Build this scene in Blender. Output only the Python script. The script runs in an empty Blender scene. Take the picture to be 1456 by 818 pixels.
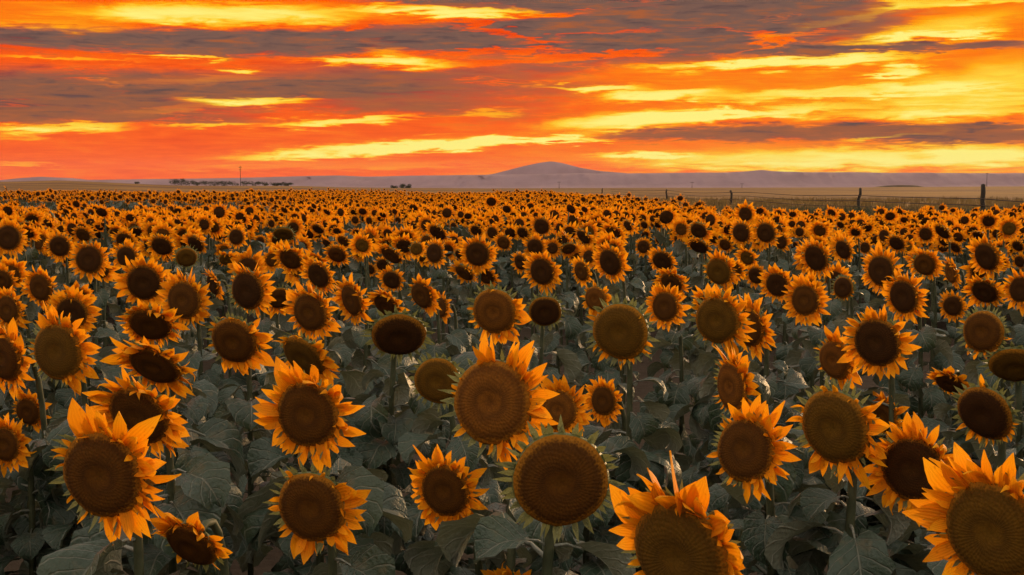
import bpy, math, random
import numpy as np
from mathutils import Matrix, Vector
rng = random.Random(7)
nrg = np.random.default_rng(7)
S = bpy.context.scene
COL = S.collection
R = math.radians

# ------------------------------------------------------------------ camera
F = 1900.0                      # focal length in photograph pixels (1456 wide)
HORIZON = 262.0
CAM_Z = 1.7
PITCH = math.atan((409 - HORIZON) / F)
cam_d = bpy.data.cameras.new('camera'); cam = bpy.data.objects.new('camera', cam_d); COL.objects.link(cam)
cam_d.sensor_width = 36.0; cam_d.lens = 36.0 * F / 1456.0
cam_d.clip_start = 0.05; cam_d.clip_end = 60000
cam.location = (0, 0, CAM_Z); cam.rotation_euler = (R(90) - PITCH, 0, 0)
S.camera = cam

def ray(px, py):                # direction with unit y (depth)
    u = (px - 728) / F; v = -(py - 409) / F
    d = Vector((u, math.cos(PITCH) + v * math.sin(PITCH), -math.sin(PITCH) + v * math.cos(PITCH)))
    return d / d.y
def azel(px, py):
    d = ray(px, py).normalized()
    return math.degrees(math.atan2(d.x, d.y)), math.degrees(math.asin(d.z))
def project(p):
    v = Vector(p) - Vector((0, 0, CAM_Z))
    c, s = math.cos(PITCH), math.sin(PITCH)
    dep = v.y * c - v.z * s; up = v.y * s + v.z * c
    return 728 + F * v.x / dep, 409 - F * up / dep

# ------------------------------------------------------------------ node helpers
def nd(nt, typ, **kw):
    n = nt.nodes.new(typ)
    for k, v in kw.items():
        setattr(n, k, v)
    return n
def put(nt, sock, v):
    if isinstance(v, bpy.types.NodeSocket): nt.links.new(v, sock)
    elif v is not None: sock.default_value = v
def math_(nt, op, a, b=None, c=None, clamp=False):
    n = nd(nt, 'ShaderNodeMath', operation=op, use_clamp=clamp)
    put(nt, n.inputs[0], a); put(nt, n.inputs[1], b); put(nt, n.inputs[2], c)
    return n.outputs[0]
def vmath(nt, op, a, b=None):
    n = nd(nt, 'ShaderNodeVectorMath', operation=op)
    put(nt, n.inputs[0], a); put(nt, n.inputs[1], b)
    return n.outputs['Value'] if op in ('DOT_PRODUCT', 'LENGTH') else n.outputs[0]
def mixc(nt, f, a, b, mode='MIX'):
    n = nd(nt, 'ShaderNodeMix', data_type='RGBA', blend_type=mode)
    put(nt, n.inputs[0], f); put(nt, n.inputs[6], a); put(nt, n.inputs[7], b)
    return n.outputs[2]
def ramp(nt, f, stops):
    n = nd(nt, 'ShaderNodeValToRGB'); e = n.color_ramp.elements
    while len(e) < len(stops): e.new(0.5)
    for i, (p, c) in enumerate(stops):
        e[i].position = p; e[i].color = (*c, 1)
    put(nt, n.inputs[0], f)
    return n.outputs[0]
def smooth(nt, f, a, b):
    n = nd(nt, 'ShaderNodeMapRange', interpolation_type='SMOOTHSTEP')
    put(nt, n.inputs[0], f); n.inputs[1].default_value = a; n.inputs[2].default_value = b
    return n.outputs[0]
def noise(nt, vec, scale, detail=3, rough=0.5, dist=0.0):
    n = nd(nt, 'ShaderNodeTexNoise'); put(nt, n.inputs['Vector'], vec)
    n.inputs['Scale'].default_value = scale; n.inputs['Detail'].default_value = detail
    n.inputs['Roughness'].default_value = rough; n.inputs['Distortion'].default_value = dist
    return n
def lin(r, g, b):               # sRGB bytes to linear
    f = lambda c: (c / 255 / 12.92) if c / 255 <= 0.04045 else ((c / 255 + 0.055) / 1.055) ** 2.4
    return (f(r), f(g), f(b))

# ------------------------------------------------------------------ world: sunset sky
SUN_AZ, SUN_EL = 38.0, 8.0
W = bpy.data.worlds.new('World'); S.world = W; W.use_nodes = True
nt = W.node_tree; nt.nodes.clear()
tc = nd(nt, 'ShaderNodeTexCoord'); D = tc.outputs['Generated']
sx = nd(nt, 'ShaderNodeSeparateXYZ'); put(nt, sx.inputs[0], D)
az = math_(nt, 'MULTIPLY', math_(nt, 'ARCTAN2', sx.outputs[0], sx.outputs[1]), 180 / math.pi)
el = math_(nt, 'MULTIPLY', math_(nt, 'ARCSINE', sx.outputs[2]), 180 / math.pi)
strv = vmath(nt, 'MULTIPLY', D, (9, 9, 62))
n1 = noise(nt, strv, 1.3, 6, 0.58, 0.4)
n2 = noise(nt, vmath(nt, 'ADD', strv, (7.3, 2.1, 4.4)), 3.4, 5, 0.6, 0.5)
n3 = noise(nt, vmath(nt, 'MULTIPLY', D, (22, 22, 260)), 1.0, 7, 0.6, 0.8)
w1 = math_(nt, 'SUBTRACT', n1.outputs[0], 0.5); w2 = math_(nt, 'SUBTRACT', n2.outputs[0], 0.5)
w3 = math_(nt, 'SUBTRACT', n3.outputs[0], 0.5)
elw = math_(nt, 'ADD', el, math_(nt, 'ADD', math_(nt, 'MULTIPLY', w2, 0.75), math_(nt, 'MULTIPLY', w3, 0.6)))
azw = math_(nt, 'ADD', az, math_(nt, 'MULTIPLY', w1, 6.0))
cb = nd(nt, 'ShaderNodeCombineXYZ'); put(nt, cb.inputs[0], azw); put(nt, cb.inputs[1], elw)
P = cb.outputs[0]
DEG = 180 / math.pi / F          # degrees per photograph pixel
def blobs(items):
    Q = P                        # x, y: warped azimuth and elevation; z carries the running sum, so the chain runs in order
    for (x, y, hw, hh, rot, wt) in items:
        a, e = azel(x, y)
        m = nd(nt, 'ShaderNodeMapping', vector_type='TEXTURE')
        put(nt, m.inputs[0], Q)
        m.inputs['Location'].default_value = (a, e, 0)
        m.inputs['Rotation'].default_value = (0, 0, R(rot))
        m.inputs['Scale'].default_value = (hw * DEG, hh * DEG, 1e6)
        d2 = vmath(nt, 'DOT_PRODUCT', m.outputs[0], m.outputs[0])
        d4 = math_(nt, 'MULTIPLY_ADD', d2, d2, math.log(wt) / math.log(0.42))   # the weight rides in the exponent
        c = nd(nt, 'ShaderNodeCombineXYZ'); put(nt, c.inputs[2], math_(nt, 'POWER', 0.42, d4))
        Q = vmath(nt, 'ADD', Q, c.outputs[0])
    z = nd(nt, 'ShaderNodeSeparateXYZ'); put(nt, z.inputs[0], Q)
    return z.outputs[2]
BR = [  # bright gaps between the cloud bands: x, y, half width, half height (photo pixels), rotation, weight
 (330,20,190,15,1,.62),(640,15,120,7,-1,.62),(60,20,140,16,0,.22),(40,38,120,7,0,.25),
 (540,89,105,6,-1,.62),(550,70,60,9,-14,.3),(272,80,50,3,0,.55),(340,100,26,4,0,.6),(90,82,110,2.5,-1,.3),
 (260,115,120,7,2,.3),(350,144,85,7,0,.55),(200,160,160,6,6,.28),(105,182,95,6,2,.55),(20,190,60,7,0,.25),
 (300,176,40,4,3,.45),(468,173,112,6,3,.62),(520,213,200,9,4,.66),(700,203,140,6,4,.5),(30,236,45,3,0,.3),
 (690,160,60,4,2,.3),(835,124,70,5,0,.55),(940,135,90,9,3,.55),(1130,88,150,8,2,.55),(1000,92,90,4,0,.3),
 (900,173,135,12,4,.55),(1080,160,140,7,3,.42),(1180,133,180,9,2,.4),(1400,128,130,34,6,.33),(1330,42,100,14,8,.3),
 (1330,51,75,5,2,.45),(1265,94,28,4,0,.5),(1265,104,34,5,0,.5),(1200,227,330,15,0,.46),(1420,0,70,6,0,.3),
 (1300,163,170,6,0,.22),(900,221,70,5,0,.4),(800,200,60,3,0,.5),(1300,5,60,7,0,.3),(1290,192,50,4,10,.4),
 (1380,215,90,14,0,.2),(460,236,200,6,1,.14),(1180,30,80,8,14,.25),(1000,158,60,5,0,.2)]
DK = [  # grey-mauve cloud: same columns
 (1010,36,270,42,0,.9),(840,60,210,30,0,.55),(620,50,170,24,0,.65),(200,58,330,17,0,.95),(420,62,200,18,0,.5),
 (190,122,330,16,0,.8),(80,150,260,24,0,.8),(600,128,240,34,0,.42),(330,132,150,8,0,.3),
 (1290,68,230,6,0,.8),(1170,188,290,11,0,1.),(1400,192,110,12,0,1.),(920,196,90,8,0,.3),(1300,205,160,6,0,.4),(1440,236,34,5,4,.4),
 (110,170,300,9,0,.3),(330,98,330,12,0,.16),(600,112,260,28,0,.2),(420,150,330,12,0,.1),(90,100,200,8,0,.25),(760,168,90,14,0,.25),(900,2,330,14,0,.8),(640,0,130,4,0,.5),(800,95,80,10,0,.3),(560,152,120,8,0,.2),(620,175,80,4,0,.1)]
RF = [  # thin red-lit filaments inside the grey cloud
 (505,38,30,3,8,.9),(585,28,70,3,4,.9),(690,38,55,3,-14,1.),(720,50,60,3,-10,1.),(745,24,50,2.5,4,.9),(800,20,90,2.5,4,.8),(840,47,60,2.5,5,.9),(770,60,60,3,0,.9),
 (860,76,90,3,2,1.1),(800,84,120,2.5,3,1.1),(760,72,50,2.5,0,.8),(700,74,70,2.5,0,.7),(985,40,50,2,0,.6),(1075,50,70,2.5,-10,.8),(1090,66,40,3,14,.9),(1120,52,60,2.5,4,.6),(640,95,90,2.5,3,.7),(920,2,30,2,0,.5)]
bright = blobs(BR); dark = blobs(DK); red = blobs(RF)
side = smooth(nt, az, -12.0, 16.0)
base = math_(nt, 'MULTIPLY_ADD', side, 0.18, 0.335)
base = math_(nt, 'ADD', base, math_(nt, 'MULTIPLY', w1, 0.25))
base = math_(nt, 'ADD', base, math_(nt, 'MULTIPLY', w2, 0.22))
base = math_(nt, 'ADD', base, math_(nt, 'MULTIPLY', w3, 0.38))
Bf = math_(nt, 'ADD', base, bright)
Bf = math_(nt, 'SUBTRACT', Bf, math_(nt, 'MULTIPLY', dark, 0.12))
fire = ramp(nt, Bf, [(0.0, lin(190, 48, 6)), (0.2, lin(236, 68, 0)), (0.36, lin(252, 94, 0)), (0.52, lin(255, 130, 0)),
                     (0.68, lin(255, 172, 10)), (0.84, lin(255, 214, 60)), (1.0, lin(255, 240, 125))])
# thin glowing filaments along the cloud edges
fil = math_(nt, 'SUBTRACT', 1.0, math_(nt, 'MULTIPLY', math_(nt, 'ABSOLUTE', w3), 16.0), clamp=True)
filx = math_(nt, 'MULTIPLY', fil, smooth(nt, n1.outputs[0], 0.5, 0.62))
dm = math_(nt, 'SUBTRACT', math_(nt, 'MINIMUM', dark, 1.0), math_(nt, 'ADD', math_(nt, 'MULTIPLY', bright, 0.9), math_(nt, 'MULTIPLY', red, 0.75)))
dm = math_(nt, 'ADD', dm, math_(nt, 'MULTIPLY', w2, 0.5))
dm = math_(nt, 'ADD', dm, math_(nt, 'MULTIPLY', w3, 0.35))
dm = math_(nt, 'SUBTRACT', dm, math_(nt, 'MULTIPLY', filx, 0.35))
gm = smooth(nt, dm, 0.06, 0.86)
grey = mixc(nt, smooth(nt, el, 2.0, 6.5), (*lin(150, 84, 50), 1), (*lin(112, 86, 78), 1))
grey = mixc(nt, math_(nt, 'MULTIPLY', math_(nt, 'ADD', w1, 0.5), 0.5), grey, (*lin(140, 96, 72), 1))
tex = math_(nt, 'ADD', math_(nt, 'MULTIPLY', w2, 1.6), math_(nt, 'MULTIPLY', w3, 1.8))
grey = mixc(nt, smooth(nt, tex, -0.05, 0.45), grey, (*lin(168, 92, 52), 1))
grey = mixc(nt, smooth(nt, tex, 0.0, -0.5), grey, (*lin(92, 70, 68), 1))
front = mixc(nt, gm, fire, grey)
# the sky away from the afterglow: twilight sky veiled by high thin cloud
sky = nd(nt, 'ShaderNodeTexSky', sky_type='NISHITA'); sky.sun_disc = False
sky.sun_elevation = R(SUN_EL); sky.sun_rotation = R(SUN_AZ); sky.dust_density = 2.0
skyc = mixc(nt, 1.0, sky.outputs[0], (0.10, 0.10, 0.10, 1), 'MULTIPLY')
veil = smooth(nt, noise(nt, vmath(nt, 'MULTIPLY', D, (3, 3, 6)), 1.2, 5, 0.55).outputs[0], 0.25, 0.75)
veilc = mixc(nt, veil, (1.10, 0.91, 0.78, 1), (1.70, 1.44, 1.21, 1))
back = mixc(nt, 0.8, skyc, veilc)
# sunset glow fades with height and away from the west
caz = math_(nt, 'COSINE', math_(nt, 'MULTIPLY', math_(nt, 'SUBTRACT', az, 8.0), math.pi / 180))
fw = math_(nt, 'MULTIPLY', smooth(nt, caz, -0.1, 0.75), math_(nt, 'SUBTRACT', 1.0, smooth(nt, el, 9.0, 34.0)))
col = mixc(nt, fw, back, front)
bg = nd(nt, 'ShaderNodeBackground'); put(nt, bg.inputs[0], col); bg.inputs[1].default_value = 1.0
out = nd(nt, 'ShaderNodeOutputWorld'); nt.links.new(bg.outputs[0], out.inputs[0])
W.cycles.sampling_method = 'MANUAL'; W.cycles.sample_map_resolution = 512

# ------------------------------------------------------------------ sun (low, veiled by cloud, ahead and to the right)
sd = bpy.data.lights.new('sun', 'SUN'); sun = bpy.data.objects.new('sun', sd); COL.objects.link(sun)
sd.energy = 4.0; sd.angle = R(12); sd.color = (1.0, 0.62, 0.30)
sdir = Vector((math.sin(R(SUN_AZ)) * math.cos(R(SUN_EL)), math.cos(R(SUN_AZ)) * math.cos(R(SUN_EL)), math.sin(R(SUN_EL))))
sun.rotation_euler = (-sdir).to_track_quat('-Z', 'Y').to_euler(); sun.location = (0, -5, 30)

S.view_settings.view_transform = 'Standard'; S.view_settings.look = 'None'
S.view_settings.exposure = 0.0; S.view_settings.gamma = 1.0
S.render.engine = 'CYCLES'
S.cycles.max_bounces = 4; S.cycles.diffuse_bounces = 2; S.cycles.glossy_bounces = 1
S.cycles.transmission_bounces = 3; S.cycles.volume_bounces = 0; S.cycles.transparent_max_bounces = 4
S.cycles.use_denoising = True; S.cycles.use_adaptive_sampling = True; S.cycles.adaptive_threshold = 0.02

# ------------------------------------------------------------------ materials
def material(name):
    m = bpy.data.materials.new(name); m.use_nodes = True; t = m.node_tree; t.nodes.clear()
    o = nd(t, 'ShaderNodeOutputMaterial')
    return m, t, o
def principled(t, color, rough=0.6, spec=0.3, normal=None):
    b = nd(t, 'ShaderNodeBsdfPrincipled')
    put(t, b.inputs['Base Color'], color); put(t, b.inputs['Roughness'], rough); b.inputs['Specular IOR Level'].default_value = spec
    if normal is not None: put(t, b.inputs['Normal'], normal)
    return b
def bump(t, h, strength, dist=0.01):
    b = nd(t, 'ShaderNodeBump'); put(t, b.inputs['Height'], h); b.inputs['Strength'].default_value = strength
    b.inputs['Distance'].default_value = dist
    return b.outputs[0]
def rnd(t):                      # per object random plus the per plant random stored on the joined field
    oi = nd(t, 'ShaderNodeObjectInfo'); at = nd(t, 'ShaderNodeAttribute'); at.attribute_name = 'plant_random'
    return math_(t, 'FRACT', math_(t, 'ADD', oi.outputs['Random'], at.outputs['Fac']))

def petal_material():
    m, t, o = material('petal'); r = rnd(t)
    uv = nd(t, 'ShaderNodeUVMap'); s = nd(t, 'ShaderNodeSeparateXYZ'); put(t, s.inputs[0], uv.outputs[0])
    c = ramp(t, s.outputs[0], [(0.0, (0.72, 0.205, 0.002)), (0.45, (0.96, 0.35, 0.003)), (1.0, (1.0, 0.48, 0.012))])
    c = mixc(t, math_(t, 'MULTIPLY', r, 0.55), c, (0.70, 0.21, 0.006, 1))
    wv = math_(t, 'SINE', math_(t, 'MULTIPLY', s.outputs[1], 34.0))
    c = mixc(t, math_(t, 'MULTIPLY_ADD', wv, 0.09, 0.09), c, (0.45, 0.12, 0.004, 1))
    nz = noise(t, nd(t, 'ShaderNodeTexCoord').outputs['Object'], 6.0, 3)
    c = mixc(t, smooth(t, nz.outputs[0], 0.6, 0.8), c, (0.55, 0.17, 0.005, 1))
    b = principled(t, c, 0.6, 0.10, bump(t, wv, 0.25, 0.002))
    tr = nd(t, 'ShaderNodeBsdfTranslucent'); put(t, tr.inputs[0], c)
    mx = nd(t, 'ShaderNodeMixShader'); mx.inputs[0].default_value = 0.38
    t.links.new(b.outputs[0], mx.inputs[1]); t.links.new(tr.outputs[0], mx.inputs[2]); t.links.new(mx.outputs[0], o.inputs[0])
    return m
def disc_material(name, ca, cb_, cc):
    m, t, o = material(name)
    tcn = nd(t, 'ShaderNodeTexCoord'); p = tcn.outputs['Object']
    s = nd(t, 'ShaderNodeSeparateXYZ'); put(t, s.inputs[0], p)
    uv = nd(t, 'ShaderNodeUVMap'); us = nd(t, 'ShaderNodeSeparateXYZ'); put(t, us.inputs[0], uv.outputs[0])
    rad = us.outputs[0]
    nz = noise(t, p, 2.6, 4)
    rr = math_(t, 'ADD', rad, math_(t, 'MULTIPLY', math_(t, 'SUBTRACT', nz.outputs[0], 0.5), 0.25))
    c = ramp(t, rr, [(0.0, cc), (0.22, cb_), (0.34, ca), (0.62, cb_), (0.82, ca), (1.0, cb_)])
    c = mixc(t, math_(t, 'MULTIPLY', rnd(t), 0.5), c, (*ca, 1))
    vo = nd(t, 'ShaderNodeTexVoronoi'); put(t, vo.inputs['Vector'], p); vo.inputs['Scale'].default_value = 17.0
    c = mixc(t, math_(t, 'MULTIPLY', vo.outputs['Distance'], 0.5, clamp=True), c, tuple(x * 0.45 for x in ca) + (1,))
    th = math_(t, 'ARCTAN2', s.outputs[1], s.outputs[0]); lr = math_(t, 'POWER', rad, 0.6)
    sp_ = math_(t, 'MULTIPLY', math_(t, 'SINE', math_(t, 'MULTIPLY_ADD', th, 21.0, math_(t, 'MULTIPLY', lr, 42.0))), math_(t, 'SINE', math_(t, 'MULTIPLY_ADD', th, -34.0, math_(t, 'MULTIPLY', lr, 42.0))))
    c = mixc(t, math_(t, 'MULTIPLY_ADD', sp_, 0.08, 0.08), c, tuple(x * 0.5 for x in ca) + (1,))
    fz = smooth(t, math_(t, 'ADD', rad, math_(t, 'MULTIPLY', vo.outputs['Distance'], 0.16)), 0.90, 1.08)
    c = mixc(t, math_(t, 'MULTIPLY', fz, 0.75), c, (0.30, 0.115, 0.006, 1))          # ragged ring of open florets at the rim
    b = principled(t, c, 0.85, 0.12, bump(t, math_(t, 'ADD', math_(t, 'MULTIPLY', sp_, 0.5), math_(t, 'SUBTRACT', 1.0, vo.outputs['Distance'])), 0.2, 0.03))
    t.links.new(b.outputs[0], o.inputs[0])
    return m
def leaf_material(name, ca, cb_, vein, tw=0.14):
    m, t, o = material(name); r = rnd(t)
    uv = nd(t, 'ShaderNodeUVMap'); s = nd(t, 'ShaderNodeSeparateXYZ'); put(t, s.inputs[0], uv.outputs[0])
    u = math_(t, 'ABSOLUTE', math_(t, 'SUBTRACT', s.outputs[0], 0.5)); v = s.outputs[1]
    mid = math_(t, 'SUBTRACT', 1.0, smooth(t, u, 0.0, 0.035))
    ph = math_(t, 'FRACT', math_(t, 'MULTIPLY', math_(t, 'SUBTRACT', v, math_(t, 'MULTIPLY', u, 0.75)), 5.5))
    sv = math_(t, 'SUBTRACT', 1.0, smooth(t, math_(t, 'ABSOLUTE', math_(t, 'SUBTRACT', ph, 0.5)), 0.0, 0.11))
    vn = math_(t, 'MAXIMUM', mid, math_(t, 'MULTIPLY', sv, 0.6))
    nz = noise(t, nd(t, 'ShaderNodeTexCoord').outputs['Object'], 14.0, 4)
    c = mixc(t, math_(t, 'ADD', math_(t, 'MULTIPLY', nz.outputs[0], 0.6), math_(t, 'MULTIPLY', r, 0.4)), (*ca, 1), (*cb_, 1))
    c = mixc(t, math_(t, 'MULTIPLY', vn, 0.55), c, (*vein, 1))
    ng = noise(t, nd(t, 'ShaderNodeTexCoord').outputs['Object'], 3.2, 4)
    c = mixc(t, math_(t, 'MULTIPLY', smooth(t, ng.outputs[0], 0.6, 0.74), 0.4), c, (0.13, 0.10, 0.045, 1))   # dry patches
    geo = nd(t, 'ShaderNodeNewGeometry')
    c = mixc(t, math_(t, 'MULTIPLY', geo.outputs['Backfacing'], 0.4), c, (*vein, 1))
    h = math_(t, 'SUBTRACT', nz.outputs[0], math_(t, 'MULTIPLY', vn, 0.8))
    b = principled(t, c, 0.45, 0.42, bump(t, h, 0.7, 0.008))
    tr = nd(t, 'ShaderNodeBsdfTranslucent'); put(t, tr.inputs[0], mixc(t, 0.5, c, (0.10, 0.12, 0.02, 1)))
    mx = nd(t, 'ShaderNodeMixShader'); mx.inputs[0].default_value = tw
    t.links.new(b.outputs[0], mx.inputs[1]); t.links.new(tr.outputs[0], mx.inputs[2]); t.links.new(mx.outputs[0], o.inputs[0])
    return m
def simple_material(name, ca, cb_, scale, rough=0.8, bs=0.3, bd=0.01, coord='Object', spec=0.2, stretch=(1, 1, 1)):
    m, t, o = material(name)
    p = vmath(t, 'MULTIPLY', nd(t, 'ShaderNodeTexCoord').outputs[coord], stretch)
    nz = noise(t, p, scale, 5, 0.6)
    c = mixc(t, smooth(t, nz.outputs[0], 0.3, 0.7), (*ca, 1), (*cb_, 1))
    b = principled(t, c, rough, spec, bump(t, nz.outputs[0], bs, bd))
    t.links.new(b.outputs[0], o.inputs[0])
    return m
M_PETAL = petal_material()
M_DISC = {'d': disc_material('disc_dark', (0.036, 0.0125, 0.0012), (0.054, 0.019, 0.0018), (0.065, 0.026, 0.003)),
          'b': disc_material('disc_brown', (0.062, 0.0215, 0.0015), (0.105, 0.037, 0.002), (0.125, 0.048, 0.003)),
          'o': disc_material('disc_olive', (0.080, 0.036, 0.002), (0.125, 0.056, 0.003), (0.14, 0.067, 0.004)),
          'r': disc_material('disc_russet', (0.10, 0.034, 0.003), (0.20, 0.068, 0.005), (0.12, 0.040, 0.004))}
M_LEAF = leaf_material('leaf', (0.017, 0.034, 0.019), (0.043, 0.070, 0.044), (0.28, 0.28, 0.22))
M_BRACT = leaf_material('bract', (0.10, 0.12, 0.030), (0.17, 0.18, 0.05), (0.30, 0.29, 0.12), 0.3)
M_STEM = simple_material('stem', (0.035, 0.043, 0.02), (0.065, 0.072, 0.035), 30, 0.6, 0.4, 0.004)
M_WOOD = simple_material('weathered_wood', (0.018, 0.014, 0.011), (0.05, 0.04, 0.03), 6, 0.9, 0.6, 0.02, stretch=(3, 3, 0.4))
M_WIRE = simple_material('rusty_wire', (0.02, 0.014, 0.011), (0.04, 0.028, 0.02), 20, 0.6)
M_GRASS = simple_material('dry_grass', (0.11, 0.068, 0.022), (0.27, 0.165, 0.05), 0.35, 0.8)
M_WEED = simple_material('weed', (0.03, 0.038, 0.018), (0.07, 0.075, 0.035), 0.8, 0.8)
M_BARK = simple_material('bark', (0.03, 0.024, 0.018), (0.06, 0.05, 0.04), 2, 0.9)
M_TREE = simple_material('tree_foliage', (0.022, 0.026, 0.014), (0.05, 0.05, 0.026), 0.8, 0.8)
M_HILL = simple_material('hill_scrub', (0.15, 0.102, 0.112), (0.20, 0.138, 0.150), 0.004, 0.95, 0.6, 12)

# ------------------------------------------------------------------ mesh helpers
def mesh_from(name, verts, faces, mats, midx=None, uvs=None, smooth_=True, attr=None):
    me = bpy.data.meshes.new(name)
    verts = np.asarray(verts, dtype=np.float32)
    me.from_pydata(verts.tolist(), [], faces)
    for m in mats: me.materials.append(m)
    if midx is not None: me.polygons.foreach_set('material_index', np.asarray(midx, dtype=np.int32))
    if uvs is not None:
        l = me.uv_layers.new(name='UVMap')
        li = np.empty(len(me.loops), dtype=np.int32); me.loops.foreach_get('vertex_index', li)
        l.data.foreach_set('uv', np.asarray(uvs, dtype=np.float32)[li].ravel())
    if smooth_: me.polygons.foreach_set('use_smooth', [True] * len(me.polygons))
    me.update()
    return me
def obj(name, me, parent=None, mat=None, **props):
    o = bpy.data.objects.new(name, me); COL.objects.link(o)
    if parent is not None: o.parent = parent
    if mat is not None: o.matrix_basis = mat
    for k, v in props.items(): o[k] = v
    return o
def grid_faces(nu, nv):
    return [(i * nv + j, (i + 1) * nv + j, (i + 1) * nv + j + 1, i * nv + j + 1) for i in range(nu - 1) for j in range(nv - 1)]
def frustum(bl, p0, p1, r0, r1, n=6):
    a = Vector(p0); b = Vector(p1); d = (b - a).normalized()
    x = d.orthogonal().normalized(); y = d.cross(x); base_i = len(bl[0])
    for c, r in ((a, r0), (b, r1)):
        for k in range(n):
            th = 2 * math.pi * k / n; bl[0].append(tuple(c + (x * math.cos(th) + y * math.sin(th)) * r))
    for k in range(n):
        bl[1].append((base_i + k, base_i + (k + 1) % n, base_i + n + (k + 1) % n, base_i + n + k))
    bl[1].append(tuple(base_i + n + k for k in range(n)))
def tube(path, radii, n=6):
    v, f, uv = [], [], []
    for i, p in enumerate(path):
        d = (path[min(i + 1, len(path) - 1)] - path[max(i - 1, 0)]).normalized()
        x = d.cross(Vector((1, 0.2, 0))).normalized(); y = d.cross(x)
        for k in range(n):
            th = 2 * math.pi * k / n; v.append(tuple(p + (x * math.cos(th) + y * math.sin(th)) * radii[i])); uv.append((k / n, i / len(path)))
    for i in range(len(path) - 1):
        for k in range(n):
            f.append((i * n + k, i * n + (k + 1) % n, (i + 1) * n + (k + 1) % n, (i + 1) * n + k))
    return v, f, uv

# ------------------------------------------------------------------ terrain
CREST_X = [-900, -200, 0, 90, 150, 250, 330, 420, 500, 700, 800, 1000, 1200, 1456, 1700, 2400]
CREST_Y = [264, 259, 259, 257, 259.5, 264, 264.5, 264.5, 267, 268.5, 268, 267.5, 266.8, 265, 266, 268]
CREST_R = 600.0
def sstep(a, b, x):
    t = np.clip((x - a) / (b - a), 0, 1); return t * t * (3 - 2 * t)
def terrain(x, y):
    x = np.asarray(x, float); y = np.asarray(y, float)
    r = np.hypot(x, y); a = np.arctan2(x, y)
    ac = np.clip(a, -0.7, 0.7)
    px = 728 + F * np.tan(ac)
    zc = CAM_Z + (HORIZON - np.interp(px, CREST_X, CREST_Y)) / F * CREST_R
    zc = zc * (1 - sstep(0.7, 1.4, np.abs(a)))
    z = zc * sstep(140, CREST_R, r)
    z = z - 26 * sstep(CREST_R * 1.02, 2600, r)
    z = z + 0.05 * np.sin(x * 0.21 + 1) * np.sin(y * 0.17) * sstep(34, 60, r)
    return z
def gz(x, y): return float(terrain(x, y))

radii = np.concatenate([[0.0], np.geomspace(1.5, 8900, 125)])
NA = 288
ang = np.linspace(-math.pi, math.pi, NA, endpoint=False)
vs = [(0, 0, 0)]
for r_ in radii[1:]:
    X, Y = r_ * np.sin(ang), r_ * np.cos(ang); Z = terrain(X, Y)
    vs += list(zip(X.tolist(), Y.tolist(), Z.tolist()))
fs = [(0, 1 + (k + 1) % NA, 1 + k) for k in range(NA)]
for i in range(len(radii) - 2):
    o0 = 1 + i * NA; o1 = o0 + NA
    for k in range(NA):
        k2 = (k + 1) % NA; fs.append((o0 + k, o0 + k2, o1 + k2, o1 + k))
def ground_material():
    m, t, o = material('ground')
    p = nd(t, 'ShaderNodeTexCoord').outputs['Object']; s = nd(t, 'ShaderNodeSeparateXYZ'); put(t, s.inputs[0], p)
    dist = vmath(t, 'LENGTH', p)
    n_s = noise(t, p, 9.0, 6, 0.65); n_m = noise(t, vmath(t, 'MULTIPLY', p, (0.25, 1.0, 1.0)), 0.12, 5, 0.6)
    n_l = noise(t, vmath(t, 'MULTIPLY', p, (0.3, 1.0, 1.0)), 0.018, 4, 0.6)
    soil = mixc(t, n_s.outputs[0], (0.030, 0.022, 0.015, 1), (0.085, 0.062, 0.042, 1))
    gr = mixc(t, smooth(t, n_m.outputs[0], 0.35, 0.65), (0.09, 0.048, 0.014, 1), (0.25, 0.135, 0.034, 1))
    gr = mixc(t, smooth(t, n_l.outputs[0], 0.42, 0.62), gr, (0.10, 0.052, 0.024, 1))
    edge = math_(t, 'ADD', s.outputs[1], math_(t, 'MULTIPLY', n_m.outputs[0], 3.0))
    c = mixc(t, smooth(t, edge, 29.0, 32.0), soil, gr)
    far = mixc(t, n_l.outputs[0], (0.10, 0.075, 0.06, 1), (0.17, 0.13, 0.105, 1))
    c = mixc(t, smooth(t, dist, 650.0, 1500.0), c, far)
    b = principled(t, c, 0.95, 0.1, bump(t, n_s.outputs[0], 0.7, 0.05))
    t.links.new(b.outputs[0], o.inputs[0])
    return m
obj('ground', mesh_from('ground', vs, fs, [ground_material()]), kind='structure')

# far hills: solid ridges with a crest line, rising from the plain
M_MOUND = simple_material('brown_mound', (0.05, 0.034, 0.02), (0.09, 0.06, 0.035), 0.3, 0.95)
def ridge(name, prof, dist, depth, base_z=-26.0, rough=1.0, seed=1, mat=M_HILL):
    rg = np.random.default_rng(seed)
    xs = np.arange(prof[0][0], prof[-1][0] + 1, 6.0)
    ys = np.interp(xs, [p[0] for p in prof], [p[1] for p in prof])
    k = np.convolve(rg.normal(0, 1, len(xs) + 8), np.ones(9) / 9, 'valid')[:len(xs)] * 1.2 * rough
    top = CAM_Z + (HORIZON - (ys + k)) / F * dist
    X = (xs - 728) / F * dist
    rows = [(-1.0, 0.0), (-0.62, 0.10), (-0.38, 0.34), (-0.22, 0.72), (-0.12, 0.93), (0.0, 1.0), (0.4, 0.97), (1.0, 0.8), (1.35, 0.0)]
    v = []
    for i in range(len(xs)):
        g = rg.normal(0, 0.03, len(rows))
        for j, (dy, hz) in enumerate(rows):
            v.append((X[i] * (1 + dy * depth / dist * 0.0), dist + dy * depth + (g[j] * depth if 0 < j < 5 else 0), base_z + (top[i] - base_z) * max(0, hz + (g[j] * 0.8 if 0 < j < 4 else 0))))
    return obj(name, mesh_from(name, v, grid_faces(len(xs), len(rows)), [mat]), kind='structure')
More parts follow.
